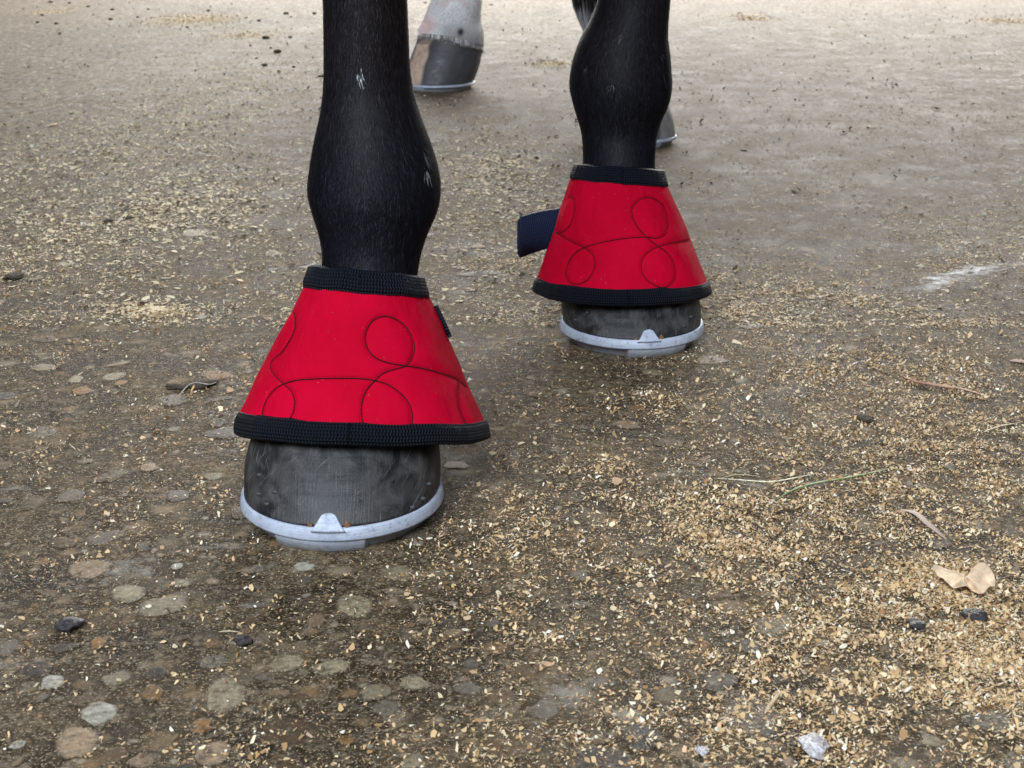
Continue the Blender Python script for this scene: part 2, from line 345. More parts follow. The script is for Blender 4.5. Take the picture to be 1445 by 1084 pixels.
def flakes(n_try, ylo, yhi, lmean, aspect, keep, zmax, seed, at=None, nc=6, lift=0):
    r = np.random.default_rng(seed)
    t = r.random(n_try); y = (ylo**-1*(1-t)+yhi**-1*t)**-1 if yhi > 2 else ylo+(yhi-ylo)*t
    x = (r.random(n_try)*2-1)*(y*.50+.20)
    if at is not None: x, y = at[0]+at[2]*r.normal(0, .55, n_try), at[1]+at[3]*r.normal(0, .55, n_try)
    k = r.random(n_try) < (np.clip(density(x, y)*keep, 0, 1) if at is None else 1); x, y = x[k], y[k]; n = len(x)
    L = np.minimum(lmean*np.exp(r.normal(0, .45, n)), lmean*2.3); Wd = L*np.clip(r.normal(aspect, .22, n), .12, .95)
    a = r.random(n)*6.283; ta, tb = r.normal(0, .42, n), r.normal(0, .40, n)
    ca, sa = np.cos(a), np.sin(a); q = np.zeros((n, nc, 3))
    cor = np.array([(-.9, -.55), (.1, -1.05), (.95, -.6), (.95, .5), (0., 1.0), (-1., .6)])*.5
    if nc == 4: cor = np.array([(-1, -.6), (.8, -1), (1, .7), (-.7, 1)])*.5
    for i in range(nc):
        lx = (cor[i, 0]+r.normal(0, .13, n))*L; ly = (cor[i, 1]+r.normal(0, .16, n))*Wd
        q[:, i, 0] = x+lx*ca-ly*sa; q[:, i, 1] = y+lx*sa+ly*ca; q[:, i, 2] = lx*ta+ly*tb
    q[:, :, 2] -= q[:, :, 2].min(1, keepdims=True); q[:, :, 2] += .0003+(r.random(n)**3*zmax)[:, None]
    base = np.array([(.72, .51, .28), (.58, .38, .19), (.85, .69, .45), (.40, .24, .11), (.92, .83, .68), (.16, .09, .045), (.70, .44, .26)])
    c = base[r.choice(7, n, p=[.30, .22, .16, .13, .07, .08, .04])]*r.uniform(.72, 1.08, (n, 1))
    if lift: c = c*(1-lift)+np.array((.86, .73, .50))*lift*r.uniform(.85, 1.05, (n, 1)); q[:, :, 2] *= .5
    return q, c
parts = [flakes(1650000, .36, 1.45, .0014, .60, .34, .0012, 1), flakes(4300000, .36, 1.7, .0010, .40, .36, .0005, 2, None, 4), flakes(2300000, 1.2, 5.6, .0020, .45, .5, .0006, 4, None, 4, .55)]
for i, (u, v, ru, rv, n_) in enumerate([(780, 90, 20, 4, 1500), (275, 28, 60, 8, 6500), (75, 17, 22, 4, 900), (1062, 26, 28, 4, 1600), (1420, 30, 40, 4, 1800), (345, 50, 50, 6, 1500), (205, 437, 60, 16, 240), (700, 240, 70, 40, 1100), (170, 215, 210, 120, 6000), (330, 130, 150, 60, 2600), (250, 300, 160, 60, 2500), (700, 300, 160, 120, 900)]):
    g = G(u, v); parts.append(flakes(n_, 1, 1.1, .0034, .5, 1, .002, 50+i, (g[0], g[1], G(u+ru, v)[0]-g[0], (G(u, v-rv)[1]-G(u, v+rv)[1])/2), 6, .7))
# nothing lies where a hoof stands
HOOFS = [(-.1035, .806, .0625), (.1015, 1.170, .061), (-.14, 2.852, .072), (.19, 2.195, .064)]
VV, CC, TT_ = [], [], []
for q, c in parts:
    ctr = q.mean(1); ok = np.ones(len(ctr), bool)
    for (a, b, r_) in HOOFS: ok &= (ctr[:, 0]-a)**2+(ctr[:, 1]-b)**2 > r_**2
    q, c = q[ok], c[ok]; VV.append(q.reshape(-1, 3)); CC.append(np.repeat(c, q.shape[1], axis=0)); TT_.append(np.full(len(q), q.shape[1]))
print('FLAKES', sum(len(t) for t in TT_))
saw = poly_soup('sawdust', np.concatenate(VV), np.concatenate(TT_), M['saw'], col=np.concatenate(CC))
gq, gc = flakes(900000, 1.3, 5.8, .0030, .62, .40, .0004, 77, None, 6)
rr_ = np.random.default_rng(5); gy = gq[:, 0, 1]; gk = rr_.random(len(gq)) < np.clip((gy-1.3)/2.2, 0, .8); gq, gc = gq[gk], gc[gk]; dk = rr_.random(len(gc)) < .15
gc = np.where(dk[:, None], np.array((.10, .080, .060)), np.array((.62, .56, .46)))*rr_.uniform(.6, 1.2, (len(gc), 1))
gok = np.ones(len(gq), bool)
for (a_, b_, r_) in HOOFS: gok &= (gq[:, :, 0].mean(1)-a_)**2+(gq[:, :, 1].mean(1)-b_)**2 > r_**2
grit_o = poly_soup('grit', gq[gok].reshape(-1, 3), 6, M['saw'], col=np.repeat(gc[gok], 6, axis=0))
tag(grit_o, 'dark and pale grit sprinkled over the far pale floor', 'grit', kind='stuff')
tag(saw, 'pale sawdust and fine shavings strewn over the dirty floor, thickest at lower right', 'sawdust', kind='stuff')

# ================================================================ HORSE
horse = empty('horse', (0, 1.75, 0))
tag(horse, 'dark horse standing on concrete with red boots on its front feet and white hind sock', 'horse')
NR = 72
def d_outline(a, w, lf, lb):         # a=0 toe; returns (x right, f forward)
    s, c = math.sin(a), math.cos(a)
    if c >= 0: return w*math.copysign(abs(s)**1.0, s), lf*c
    k = -c; return w*math.copysign(abs(s)**.80, s)*(1-.20*k**1.5), -lb*k**.85
def hoof_wall(centre, rot, w, lf, lb, H, seed, tap=(.13, .20, .05), heel=.60, z0=.016, ang=52, **_):
    cr, sr = math.cos(rot), math.sin(rot)
    def world(x, f, z): return (centre[0] + x*cr + f*sr, centre[1] + x*sr - f*cr, z)
    def wall(a, t):
        hh = H*(.5+heel/2+(.5-heel/2)*math.cos(a)); z = z0+(hh-z0)*t; k = (z-z0)/H
        x, f = d_outline(a, w*(1-tap[0]*k)*.985, lf*(1-tap[1]*k)*.985, lb*(1-tap[2]*k)*.97)
        back = (z-z0)/math.tan(math.radians(ang))-lf*tap[1]*k
        wob = 1+.010*(vnoise(a*3+7, t*3+seed, seed)-.5); rid = .0003*(vnoise(a*1.5, z*220, seed)-.5)+.0022*math.sin(math.pi*min(1, t*1.15)); n = math.hypot(x, f)+1e-6
        return world(x*wob+x/n*rid, f*wob+f/n*rid-back, z), z
    return world, wall
HP3 = dict(centre=(P(620, 118, 2.85)[0], 2.852), rot=math.radians(-40), w=.068, lf=.074, lb=.072, H=.100, seed=3, tap=(-.02, .05, .02), heel=.64, z0=.013, ang=62)
HP4 = dict(centre=(P(897, 200, 2.20)[0], 2.195), rot=math.radians(14), w=.061, lf=.064, lb=.066, H=.085, seed=4, z0=.013)
def tendon(a):                       # shallow grooves between cannon bone and tendons
    q = np.abs((np.asarray(a)+math.pi) % (2*math.pi)-math.pi); return 1-.055*np.exp(-((q-.80)/.26)**2)-.05*np.exp(-((q-2.0)/.25)**2)+.02*np.exp(-(q/.35)**2)
def loft(rings, form=None):
    """rings: (centre, rx, ry, [tilt]) -> verts, faces with end caps"""
    v = []
    for rg in rings:
        c, rx, ry = rg[0], rg[1], rg[2]; tl = rg[3] if len(rg) > 3 else 0; rot = rg[4] if len(rg) > 4 else 0
        for i in range(NR):
            a = 2*math.pi*i/NR; g_ = float(form(a)) if form else 1; x, f = rx*g_*math.sin(a), ry*g_*math.cos(a)
            dx, dy, dz = x, -f*math.cos(tl), f*math.sin(tl)
            v.append((c[0]+dx*math.cos(rot)-dy*math.sin(rot), c[1]+dx*math.sin(rot)+dy*math.cos(rot), c[2]+dz))
    f = grid_faces(NR, len(rings), True)
    v = np.array(v); n = len(rings); v = np.vstack([v, rings[0][0], rings[-1][0]]); b = (n-1)*NR
    f += [(i, len(v)-2, (i+1) % NR)[::-1] for i in range(NR)] and [((i+1) % NR, i, len(v)-2) for i in range(NR)]
    f += [(b+i, b+(i+1) % NR, len(v)-1) for i in range(NR)]
    return v, f
def smooth_rings(keys, n):           # Catmull-Rom through key rings
    K = np.array([[*k[0], k[1], k[2], (k[3] if len(k) > 3 else 0)] for k in keys], float)
    seg = np.r_[0, np.cumsum(np.linalg.norm(np.diff(K[:, :3], axis=0), axis=1))]; out = []
    m = np.gradient(K, seg, axis=0)
    for t in np.linspace(0, seg[-1], n):
        j = min(max(np.searchsorted(seg, t)-1, 0), len(K)-2); h = seg[j+1]-seg[j]; s = (t-seg[j])/h
        p = (2*s**3-3*s**2+1)*K[j]+(s**3-2*s**2+s)*h*m[j]+(-2*s**3+3*s**2)*K[j+1]+(s**3-s**2)*h*m[j+1]
        out.append((p[:3], p[3], p[4], p[5]))
    return out
def sil(rows):                       # (v, uL, uR, Y, depth ratio)
    out = []
    for (v, a, b, Y, q) in rows:
        A, B = P(a, v, Y), P(b, v, Y); rx = (B[0]-A[0])/2; out.append(((A+B)/2, rx, rx*q))
    return out
left_rows = [(385, 456, 588, .868, 1.05), (350, 456, 595, .874, 1.05), (325, 451, 604, .879, 1.08), (300, 443, 615.5, .884, 1.10), (270, 436, 621, .888, 1.14), (240, 438.5, 618, .891, 1.2), (200, 445, 606, .893, 1.28),
             (160, 454, 591, .894, 1.35), (130, 458, 582, .895, 1.38), (100, 459, 577.5, .895, 1.38), (50, 459, 575, .895, 1.38), (0, 458, 573, .895, 1.38)]
right_rows = [(235, 823.5, 922.6, 1.225, 1.05), (210, 823.5, 924, 1.231, 1.05), (185, 821, 927, 1.237, 1.07), (165, 815, 934, 1.241, 1.1), (145, 809, 943, 1.244, 1.12), (120, 804, 947, 1.247, 1.15), (100, 806, 946, 1.249, 1.2), (75, 812, 944, 1.251, 1.25),
              (50, 822, 941, 1.252, 1.3), (30, 833, 942, 1.253, 1.33), (15, 839.5, 943, 1.253, 1.35), (0, 844.5, 944.5, 1.253, 1.36)]
def front_leg(rows, toeY, hx):
    R = sil(rows); p = R[0][0]; top = R[-1]
    low = [((hx, toeY+.095, .050), .048, .052), ((hx*.6+p[0]*.4, toeY+.108, .085), .043, .046)]
    x, y, z = top[0]; r = top[1]
    sx = x*1.05
    up = [((x, y, z+.05), r*1.0, r*1.36), ((x, y-.004, z+.10), .031, .037), ((x, y-.008, z+.15), .040, .043), ((x, y-.006, z+.20), .042, .046), ((x, y+.004, z+.25), .037, .044), ((sx, y+.02, z+.36), .045, .062),
          ((sx, y+.05, z+.48), .058, .085), ((sx, y+.09, z+.60), .07, .11), ((sx*.9, y+.12, z+.72), .07, .12)]
    return smooth_rings(low+R+up, 150)
HX_L, HX_R = P(486, 691, .815)[0], P(889, 455, 1.188)[0]
FL, FR = front_leg(left_rows, .747, HX_L), front_leg(right_rows, 1.118, HX_R)
def hind_leg(rows):
    x, y, z = rows[-1][0]
    up = [((x, y+.02, z+.05), .036, .045), ((x, y+.03, z+.13), .029, .040), ((x, y+.035, z+.24), .030, .044), ((x, y+.05, z+.34), .042, .07), ((x, y+.04, z+.42), .042, .075), ((x, y-.02, z+.52), .05, .085),
          ((x*.98, y-.10, z+.66), .08, .13), ((x*.9, y-.16, z+.82), .11, .20), ((x*.8, y-.16, z+.95), .12, .24)]
    return smooth_rings(rows+up, 110)
def coronet(hp):                     # ring of points on the hoof's top edge, by world angle
    _, wall = hoof_wall(**hp); return np.array([wall(2*math.pi*i/NR-hp['rot'], 1)[0] for i in range(NR)])
def hind_loft(rings, hp):
    v, f = loft(rings); T = coronet(hp); c = T.mean(0); E = v[:NR]; up = (rings[0][0]-c)*np.array((1, 1, 1)); L = []
    L.append(c+(T-c)*.86-np.array((0, 0, .012))); L.append(c+(T-c)*.97-np.array((0, 0, .002)))
    for q in np.linspace(0, 1, 9)[:-1]:
        bul = c+(T-c)*(1.012 if q < .2 else 1.0); L.append(bul*(1-q)+E*q+np.array((0, 0, .002))*(1-q)+(E-E.mean(0))*.06*math.sin(q*math.pi))
    body = v[:len(rings)*NR]; V = np.vstack([np.concatenate(L), body, L[0].mean(0)[None], v[-1][None]]); n = len(L)+len(rings)
    F = grid_faces(NR, n, True); b = (n-1)*NR; F += [((i+1) % NR, i, len(V)-2) for i in range(NR)]+[(b+i, b+(i+1) % NR, len(V)-1) for i in range(NR)]
    return V, F
hl = sil([(30, 596, 679, 2.91, .88), (15, 602, 679, 2.915, .92), (0, 608, 681, 2.92, .95)])
HL = hind_leg(hl)
hr = sil([(120, 858, 930, 2.26, 1.0), (80, 862, 926, 2.275, 1.05), (40, 858, 928, 2.285, 1.15)])
HRr = hind_leg(hr)
trunk = smooth_rings([((.02, .80, 1.12), .06, .10), ((.02, .86, 1.10), .17, .22), ((.02, 1.02, 1.08), .24, .31), ((.02, 1.35, 1.10), .29, .34), ((.03, 1.80, 1.10), .32, .35), ((.03, 2.25, 1.16), .28, .31),
                      ((.04, 2.60, 1.18), .27, .30), ((.04, 2.88, 1.18), .20, .24), ((.04, 2.98, 1.18), .06, .08)], 60)
def loft_y(rings):
    v = []; N = 64
    for (c, rx, rz, _) in rings:
        for i in range(N):
            a = 2*math.pi*i/N; v.append((c[0]+rx*math.sin(a), c[1], c[2]-rz*math.cos(a)))
    f = grid_faces(N, len(rings), True); b = (len(rings)-1)*N; v += [tuple(rings[0][0]), tuple(rings[-1][0])]
    f = [q[::-1] for q in f]
    f += [(i, (i+1) % N, len(v)-2) for i in range(N)] + [(b+(i+1) % N, b+i, len(v)-1) for i in range(N)]
    return np.array(v), f
neck = [((.02, .98, 1.10), .13, .20, .7), ((.02, .86, 1.32), .11, .18, .7), ((.02, .70, 1.52), .09, .15, .7), ((.02, .56, 1.68), .075, .12, .5)]
head = [((.02, .62, 1.78), .06, .07, -.6), ((.02, .52, 1.70), .10, .13, -.6), ((.02, .40, 1.55), .085, .11, -.6), ((.02, .28, 1.38), .06, .075, -.6), ((.02, .23, 1.30), .058, .065, -.6), ((.02, .21, 1.26), .03, .035, -.6)][::-1]
pieces = [loft(FL, tendon), loft(FR, tendon), hind_loft(HL, HP3), hind_loft(HRr, HP4), loft_y(trunk), loft(smooth_rings(neck, 24)), loft(smooth_rings(head, 24))]
tmp = []
for v, f in pieces: tmp.append(mesh_obj('part_tmp', v, f))
for o in tmp:
    bm = bmesh.new(); bm.from_mesh(o.data); bmesh.ops.recalc_face_normals(bm, faces=bm.faces); bm.to_mesh(o.data); bm.free()
base = tmp[4]
for o in tmp:
    if o is base: continue
    md = base.modifiers.new('u', 'BOOLEAN'); md.operation = 'UNION'; md.solver = 'EXACT'; md.object = o
bpy.context.view_layer.update()
me = bpy.data.meshes.new_from_object(base.evaluated_get(bpy.context.evaluated_depsgraph_get()))
if len(me.vertices) < 20000: print('WARN boolean', len(me.vertices))
for o in tmp: bpy.data.objects.remove(o, do_unlink=True)
me.name = 'body'; body = bpy.data.objects.new('body', me); COL.objects.link(body)
me.materials.clear(); me.materials.append(M['skin']); me.polygons.foreach_set('use_smooth', [True]*len(me.polygons))
co = np.empty(len(me.vertices)*3); me.vertices.foreach_get('co', co); co = co.reshape(-1, 3)
DARK = np.array((.0060, .0060, .0090))
def coat_color(co):
    c = np.tile(DARK, (len(co), 1)); x, y, z = co.T
    n = fbm(x*40, z*40, 21)
    # brown tinge on the cannons
    b = np.clip((z-.20)/.1, 0, 1)*(y < 2)*n*.5; c = c*(1-b[:, None])+np.array((.024, .014, .009))*b[:, None]
    sock = ((y > 2.3) & (x < 0) & (z < .36+.1*n)) | ((y > 1.9) & (x > 0.05) & (z < .24+.12*n) & (z < .3))
    k = np.clip((n-.35)*4, 0, 1)[:, None]; w = np.array((.72, .69, .70))*(1-k)+np.array((.88, .86, .86))*k
    pk = np.clip((fbm(x*35+4, z*35, 33)-.52)*6, 0, .7)[:, None]; w = w*(1-pk)+np.array((.62, .46, .44))*pk
    low = np.clip((.160-z)/.075, 0, 1)[:, None]*np.clip((x+.165)/.05, 0, 1)[:, None]; w = w*(1-.72*low)+np.array((.05, .045, .047))*.72*low
    pn = np.clip(1.4-np.hypot((x+.168)/.018, (z-.118)/.020), 0, 1)[:, None]*.7; w = w*(1-pn)+np.array((.72, .45, .42))*pn
    c = np.where(sock[:, None], w, c)
    s = P(650, 45, 2.84); d = np.hypot(x-s[0], z-s[2]); sp = np.clip(1.5-d/.006, 0, 1)*(y > 2.3); c = c*(1-sp[:, None])+np.array((.01, .009, .009))*sp[:, None]
    return c
a = me.color_attributes.new('Col', 'FLOAT_COLOR', 'POINT'); q = np.ones((len(co), 4)); q[:, :3] = coat_color(co); a.data.foreach_set('color', q.ravel())
adopt(horse, body)

# ---- short hair lying down the legs (a joined mass of fine strands)
def leg_hair(rings, n, zlo, zhi, length, width, marks, seed, white=False):
    r = np.random.default_rng(seed)
    C = np.array([k[0] for k in rings]); RX = np.array([k[1] for k in rings]); RY = np.array([k[2] for k in rings])
    idx = np.where((C[:, 2] > zlo) & (C[:, 2] < zhi))[0]
    t = r.uniform(idx[0], idx[-1], n); th = r.uniform(-2.1, 2.1, n)
    def surf(t, th, off):
        t = np.clip(t, 0, len(C)-1); j = np.minimum(t.astype(int), len(C)-2); s = (t-j)[:, None]
        c = C[j]*(1-s)+C[j+1]*s; rx = RX[j]*(1-s[:, 0])+RX[j+1]*s[:, 0]+off; ry = RY[j]*(1-s[:, 0])+RY[j+1]*s[:, 0]+off
        g_ = tendon(th) if not white else 1; return c+np.stack([rx*g_*np.sin(th), -ry*g_*np.cos(th), 0*th], 1)
    dz = (C[idx[-1], 2]-C[idx[0], 2])/(idx[-1]-idx[0])
    p0 = surf(t, th, -.0001)
    L = length*r.uniform(.6, 1.25, n); clump = fbm(th*9, t*.35, seed)*2-1
    dth = (r.normal(0, .05, n)+clump*.10); lift = r.uniform(.0004, .0011, n)
    p1 = surf(t-L*.55/dz, th+dth*.5, lift*.9); p2 = surf(t-L/dz, th+dth, lift*1.1)
    side = np.stack([np.cos(th), np.sin(th), 0*th], 1)*(width*r.uniform(.7, 1.3, n))[:, None]/2
    quads = np.concatenate([np.stack([p0-side, p0+side, p1+side*.9, p1-side*.9], 1), np.stack([p1-side*.9, p1+side*.9, p2+side*.15, p2-side*.15], 1)], 1)
    c = coat_color(p0)
    br = r.random(n); k = np.where(br > .94, 4.5, np.where(br > .75, 2.0, np.where(br > .3, 1.0, .6)))
    if not white: c = c*k[:, None]*np.array((1., 1., 1.05)); 
    u, v = proj(p0)
    for (mu, mv, mw, mh, sl) in marks:
        du = u-mu-(v-mv)*sl; inside = ((du/mw)**2+((v-mv)/mh)**2 < r.uniform(.2, 1.0, n)) & (np.cos(th) > -.2)
        c[inside] = np.array((.55, .54, .55))*(1 if mw > 1.7 else .35)
    return quads.reshape(-1, 3), np.repeat(c, 8, axis=0)
HQ = [leg_hair(FL, 60000, .125, .33, .0085, .00034, [(507, 99, 3.0, 12, -.25), (600, 240, 2.2, 7, .2), (597, 215, 1.6, 9, .1)], 1),
      leg_hair(FR, 60000, .125, .345, .0085, .00036, [(879, 46, .9, 4, 0), (828, 93, .9, 5, 0), (864, 115, .7, 3, 0), (887, 116, .7, 3, 0), (931, 72, .7, 4, 0), (935, 100, .7, 5, 0)], 2),
      leg_hair(HRr, 8000, .09, .26, .010, .0006, [], 4, True)]
def fringe(hp, n, seed):
    r = np.random.default_rng(seed); T = coronet(hp); c = T.mean(0); t = r.uniform(0, NR, n); j = t.astype(int); q = (t-j)[:, None]; p = T[j]*(1-q)+T[(j+1) % NR]*q
    o = p-c; o[:, 2] = 0; o /= np.linalg.norm(o, axis=1)[:, None]; sd = np.stack([-o[:, 1], o[:, 0], 0*t], 1)
    L = r.uniform(.003, .009, n)[:, None]; p0 = p-o*.001+np.array((0, 0, .006)); p1 = p+o*(.0015+.001*r.random((n, 1)))-np.array((0, 0, 1))*L*.3+sd*r.normal(0, .001, (n, 1)); p2 = p1+o*r.uniform(-.001, .004, (n, 1))-np.array((0, 0, 1))*L*.6
    w = sd*.0006; qd = np.concatenate([np.stack([p0-w, p0+w, p1+w, p1-w], 1), np.stack([p1-w, p1+w, p2+w*.2, p2-w*.2], 1)], 1)
    col = np.array([(.70, .69, .70), (.35, .33, .33), (.10, .09, .09)])[r.choice(3, n, p=[.15, .4, .45])]
    return qd.reshape(-1, 3), np.repeat(col, 8, axis=0)
HQ.append(fringe(HP3, 900, 5))
hair = poly_soup('coat_hair', np.concatenate([h[0] for h in HQ]), 4, M['hair'], col=np.concatenate([h[1] for h in HQ])); hair['kind'] = 'stuff'
adopt(horse, hair)
# ---- tail tip hanging behind the right front leg
def tail():
    r = np.random.default_rng(8); T = 2.96; quads = []; cols = []
    tipp, topp = P(829, 48, T), np.array((.05, T+.04, 1.22))
    ks = [(0, .007), (.02, .016), (.045, .026), (.10, .032), (.5, .038), (.85, .045), (1, .03)]
    for n in range(3600):
        rr, an = math.sqrt(r.random()), r.random()*6.283; bot = abs(r.normal(0, .030))+.0; top = min(1, bot+r.uniform(.12, .3)) if r.random() < .6 else r.uniform(.4, 1)
        pts = []
        base_t = np.linspace(top, bot, 6)
        for t in base_t:
            w = np.interp(t, [k[0] for k in ks], [k[1] for k in ks])
            c = tipp*(1-t)+topp*t + np.array((.02*math.sin(t*5)*t, 0, 0)); pts.append(c+np.array((w*rr*math.cos(an), w*rr*math.sin(an), 0)))
        white = r.random() < .92
        for k in range(5):
            w0 = .0010*(1-k/7); w1 = .0010*(1-(k+1)/7)
            quads += [pts[k]-(w0, 0, 0), pts[k]+(w0, 0, 0), pts[k+1]+(w1, 0, 0), pts[k+1]-(w1, 0, 0)]
            for z in (pts[k][2], pts[k][2], pts[k+1][2], pts[k+1][2]):
                cols.append((.55, .55, .58) if (white and z < tipp[2]+.045) else (.012, .010, .010))
    o = poly_soup('tail', np.array(quads), 4, M['hair'], col=np.array(cols)); o['label'] = 'dark tail end with a white tip'; return o
adopt(horse, tail())

# ---- hooves and shoes
def hoof(painter, flush=(-.66, .36), **hp):
    world, wall = hoof_wall(**hp); w, lf, lb, H, seed, z0 = hp['w'], hp['lf'], hp['lb'], hp['H'], hp['seed'], hp.get('z0', .016); NU, NV = 220, 36
    V = []; UV = []; CO = []
    for j in range(NV):
        for i in range(NU):
            a = 2*math.pi*i/NU; t = j/(NV-1); p, z = wall(a, t); V.append(p)
            aa = (a+math.pi) % (2*math.pi)-math.pi; UV.append((aa*w, z)); CO.append(painter(aa, t, p))
    F = grid_faces(NU, NV, True); V = V+[world(0, -.01, z0+.004), world(0, -.045, H*.95)]; UV += [(0, 0), (0, H)]; CO += [CO[0], CO[-1]]
    F += [((i+1) % NU, i, len(V)-2) for i in range(NU)]; b = (NV-1)*NU; F += [(b+i, b+(i+1) % NU, len(V)-1) for i in range(NU)]
    ho = mesh_obj('hoof', V, F, M['horn'], uv=UV, col=np.array(CO))
    # horseshoe: a U with a stepped section, open at the heels
    prof = [(.0, z0), (.0010, z0-.0012), (.0020, .0092), (.0014, .0082), (-.0035, .0076), (-.0050, .0066), (-.0068, .0), (-.022, .0), (-.024, .0022), (-.024, z0)]
    sv = []; NA = 140; amax = math.radians(152)
    for i in range(NA):
        a = -amax+2*amax*i/(NA-1); x, f = d_outline(a, w, lf, lb); x2, f2 = d_outline(a+.01, w, lf, lb); nx, nf = -(f2-f), (x2-x); nx, nf = (f-f2), (x2-x)
        L = math.hypot(nx, nf); nx, nf = nx/L, nf/L
        if nx*x+nf*f < 0: nx, nf = -nx, -nf
        dent = .0006*(vnoise(a*9, 1.5, seed)-.5)
        for (o_, z) in prof:
            oo = o_+dent if z < .0082 else o_
            if z < .0078 and -.02 < o_ < 0:
                jag = .05*vnoise(a*40, 2, seed); fl_ = np.clip((a-flush[0]+jag)/.06, 0, 1)*np.clip((flush[1]-a+jag)/.06, 0, 1); oo += fl_*(.0006-.0028*(z < .001)-o_)*(1 if o_ > -.01 else 0)
            sv.append(world(x+nx*oo, f+nf*oo, z+(.0003*(vnoise(a*14, 3, seed)) if 0 < z < .006 else 0)))
    NP = len(prof); sf = [tuple(q) for q in grid_faces(NP, NA, True)]; sf += [tuple(range(NP)), tuple((NA-1)*NP+k for k in range(NP))[::-1]]
    sh = mesh_obj('horseshoe', sv, sf, M['metal'])
    bm = bmesh.new(); bm.from_mesh(sh.data); bmesh.ops.recalc_face_normals(bm, faces=bm.faces); bm.to_mesh(sh.data); bm.free()
    md = sh.modifiers.new('b', 'BEVEL'); md.width = .0007; md.segments = 2; md.limit_method = 'ANGLE'
    adopt(horse, ho, sh); kids = []
    return ho, sh, world, wall, kids
def toe_clip(hf, wall, a0, hz, w_base=.0096, h=.0122):
    V = []; n, m = 17, 13; ins = []
    for side in (0, 1):
        for j in range(m):
            t = j/(m-1)
            for i in range(n):
                s = i/(n-1)*2-1
                half = w_base*(1-t)**.62*(1-.10*t) if t > .0 else w_base
                half = w_base*((1-.62*t) if t < .75 else (1-.62*.75)*math.sqrt(max(0, 1-((t-.75)/.25)**2)))+.0002
                half = w_base*np.interp(t, [0, .3, .45, .6, .75, .88, .96, 1], [1.15, 1.06, .88, .72, .59, .48, .36, .16])
                a = a0+half*s/.062; z = .0105+h*t; tt = (z-.016)/(hz-.016)
                (p, _) = wall(a, max(tt, -.05)); c = np.array(p); o = np.array((math.sin(a)*.0, -1, .55)); o = o/np.linalg.norm(o)
                V.append(c+o*((.0010+.0018*min(1, t/.3)-.0010*t) if side == 0 else -.0015))
    F = grid_faces(n, m, False); k = n*m; F += [tuple(x+k for x in q)[::-1] for q in grid_faces(n, m, False)]
    rim = [i for i in range(n)]+[j*n+n-1 for j in range(1, m)]+[(m-1)*n+i for i in range(n-2, -1, -1)]+[j*n for j in range(m-2, 0, -1)]
    for x in range(len(rim)):
        p, q = rim[x], rim[(x+1) % len(rim)]; F.append((q, p, p+k, q+k))
    return mesh_obj('toe_clip', V, F, M['metal'])
def nub(name, p, r, mat, sq=(1, 1, 1), seed=0):
    bm = bmesh.new(); bmesh.ops.create_icosphere(bm, subdivisions=2, radius=1)
    rr = np.random.default_rng(seed)
    for v in bm.verts: v.co = Vector((v.co.x*r*sq[0], v.co.y*r*sq[1], v.co.z*r*sq[2]))*(1+rr.normal(0, .08))
    me = bpy.data.meshes.new(name); bm.to_mesh(me); bm.free(); me.materials.append(mat); me.polygons.foreach_set('use_smooth', [True]*len(me.polygons))
    o = bpy.data.objects.new(name, me); COL.objects.link(o); o.location = p; return o
BLK = np.array((.0065, .0065, .0085)); GRY = np.array((.060, .054, .052))
def paint_front(seed):
    def f(a, t, p):
        n = fbm(np.array(a*5+seed), np.array(t*4), seed); m = float(np.clip((n-.45)*4, 0, 1))*.5+.25*max(0, t-.35)
        return BLK*(1-m)+GRY*m
    return f
def paint_hind(lo, hi, seed, pale=(.60, .43, .33)):
    def f(a, t, p):
        w = fbm(np.array(t*2.5), np.array(.5), seed, 2)*.24-.12
        l0 = lo-.35*(1-t)**2*0.9; inn = (l0+w < a < hi+w*1.2+.10*(1-t))
        e = float(np.clip((a-l0-w)/.10, 0, 1)*np.clip((hi+w*1.2+.10*(1-t)-a)/.10, 0, 1)); c = np.array(pale)*e+np.array((.060, .058, .068))*(1-e)
        if t > .84: c = c*.45+np.array((.05, .045, .045))*.55
        n = fbm(np.array(a*6), np.array(t*5), seed+4); return c*(.75+.5*float(n))
    return f
h1 = hoof(paint_front(1), centre=(HX_L, .806), rot=0, w=.0605, lf=.0620, lb=.070, H=.064, seed=1, ang=47)
h2 = hoof(paint_front(2), (-.23, .70), centre=(HX_R, 1.170), rot=math.radians(5), w=.0600, lf=.0605, lb=.070, H=.056, seed=2, ang=46)
h3 = hoof(paint_hind(-.42, .24, 3), **HP3)
h4 = hoof(paint_hind(.50, .80, 6, (.22, .205, .20)), **HP4)
for (hh, pu, pv, rough_x) in ((h1, 463, 750, .064), (h2, 916, 487, .056)):
    ho, sh, world, wall, _ = hh
    best = min(np.linspace(-.9, .9, 400), key=lambda a: abs(proj(np.array(wall(a, 0)[0]))[0]-pu))
    cl = toe_clip(ho, wall, best, rough_x); adopt(sh, cl)
    for sgn, rr in ((-1, .0022), (1, .0030)):
        p = np.array(wall(best+sgn*.0113/.062, .02)[0]); adopt(sh, nub('rust_residue', p+(0, -.0004, -.0004), rr*.8, M['rust'], (.8, .5, 1.2), 3+sgn))
for hh, Y0, pts in ((h1, .78, [(366, 671), (366, 697), (377, 711), (388, 694), (597, 704), (582, 716), (605, 683)]), (h2, 1.15, [(829, 441), (812, 452), (965, 460), (975, 447)])):
    ho, sh, world, wall, _ = hh
    A = np.linspace(-1.5, 1.5, 300); T = np.linspace(0, .8, 60); grid = np.array([[wall(a, t)[0] for t in T] for a in A]); U, Vv = proj(grid)
    for i, (pu, pv) in enumerate(pts):
        k = np.unravel_index(np.argmin((U-pu)**2+(Vv-pv)**2), U.shape); adopt(ho, nub('nail_clinch', grid[k], .0019, M['clinch'], (1, .7, .8), i))
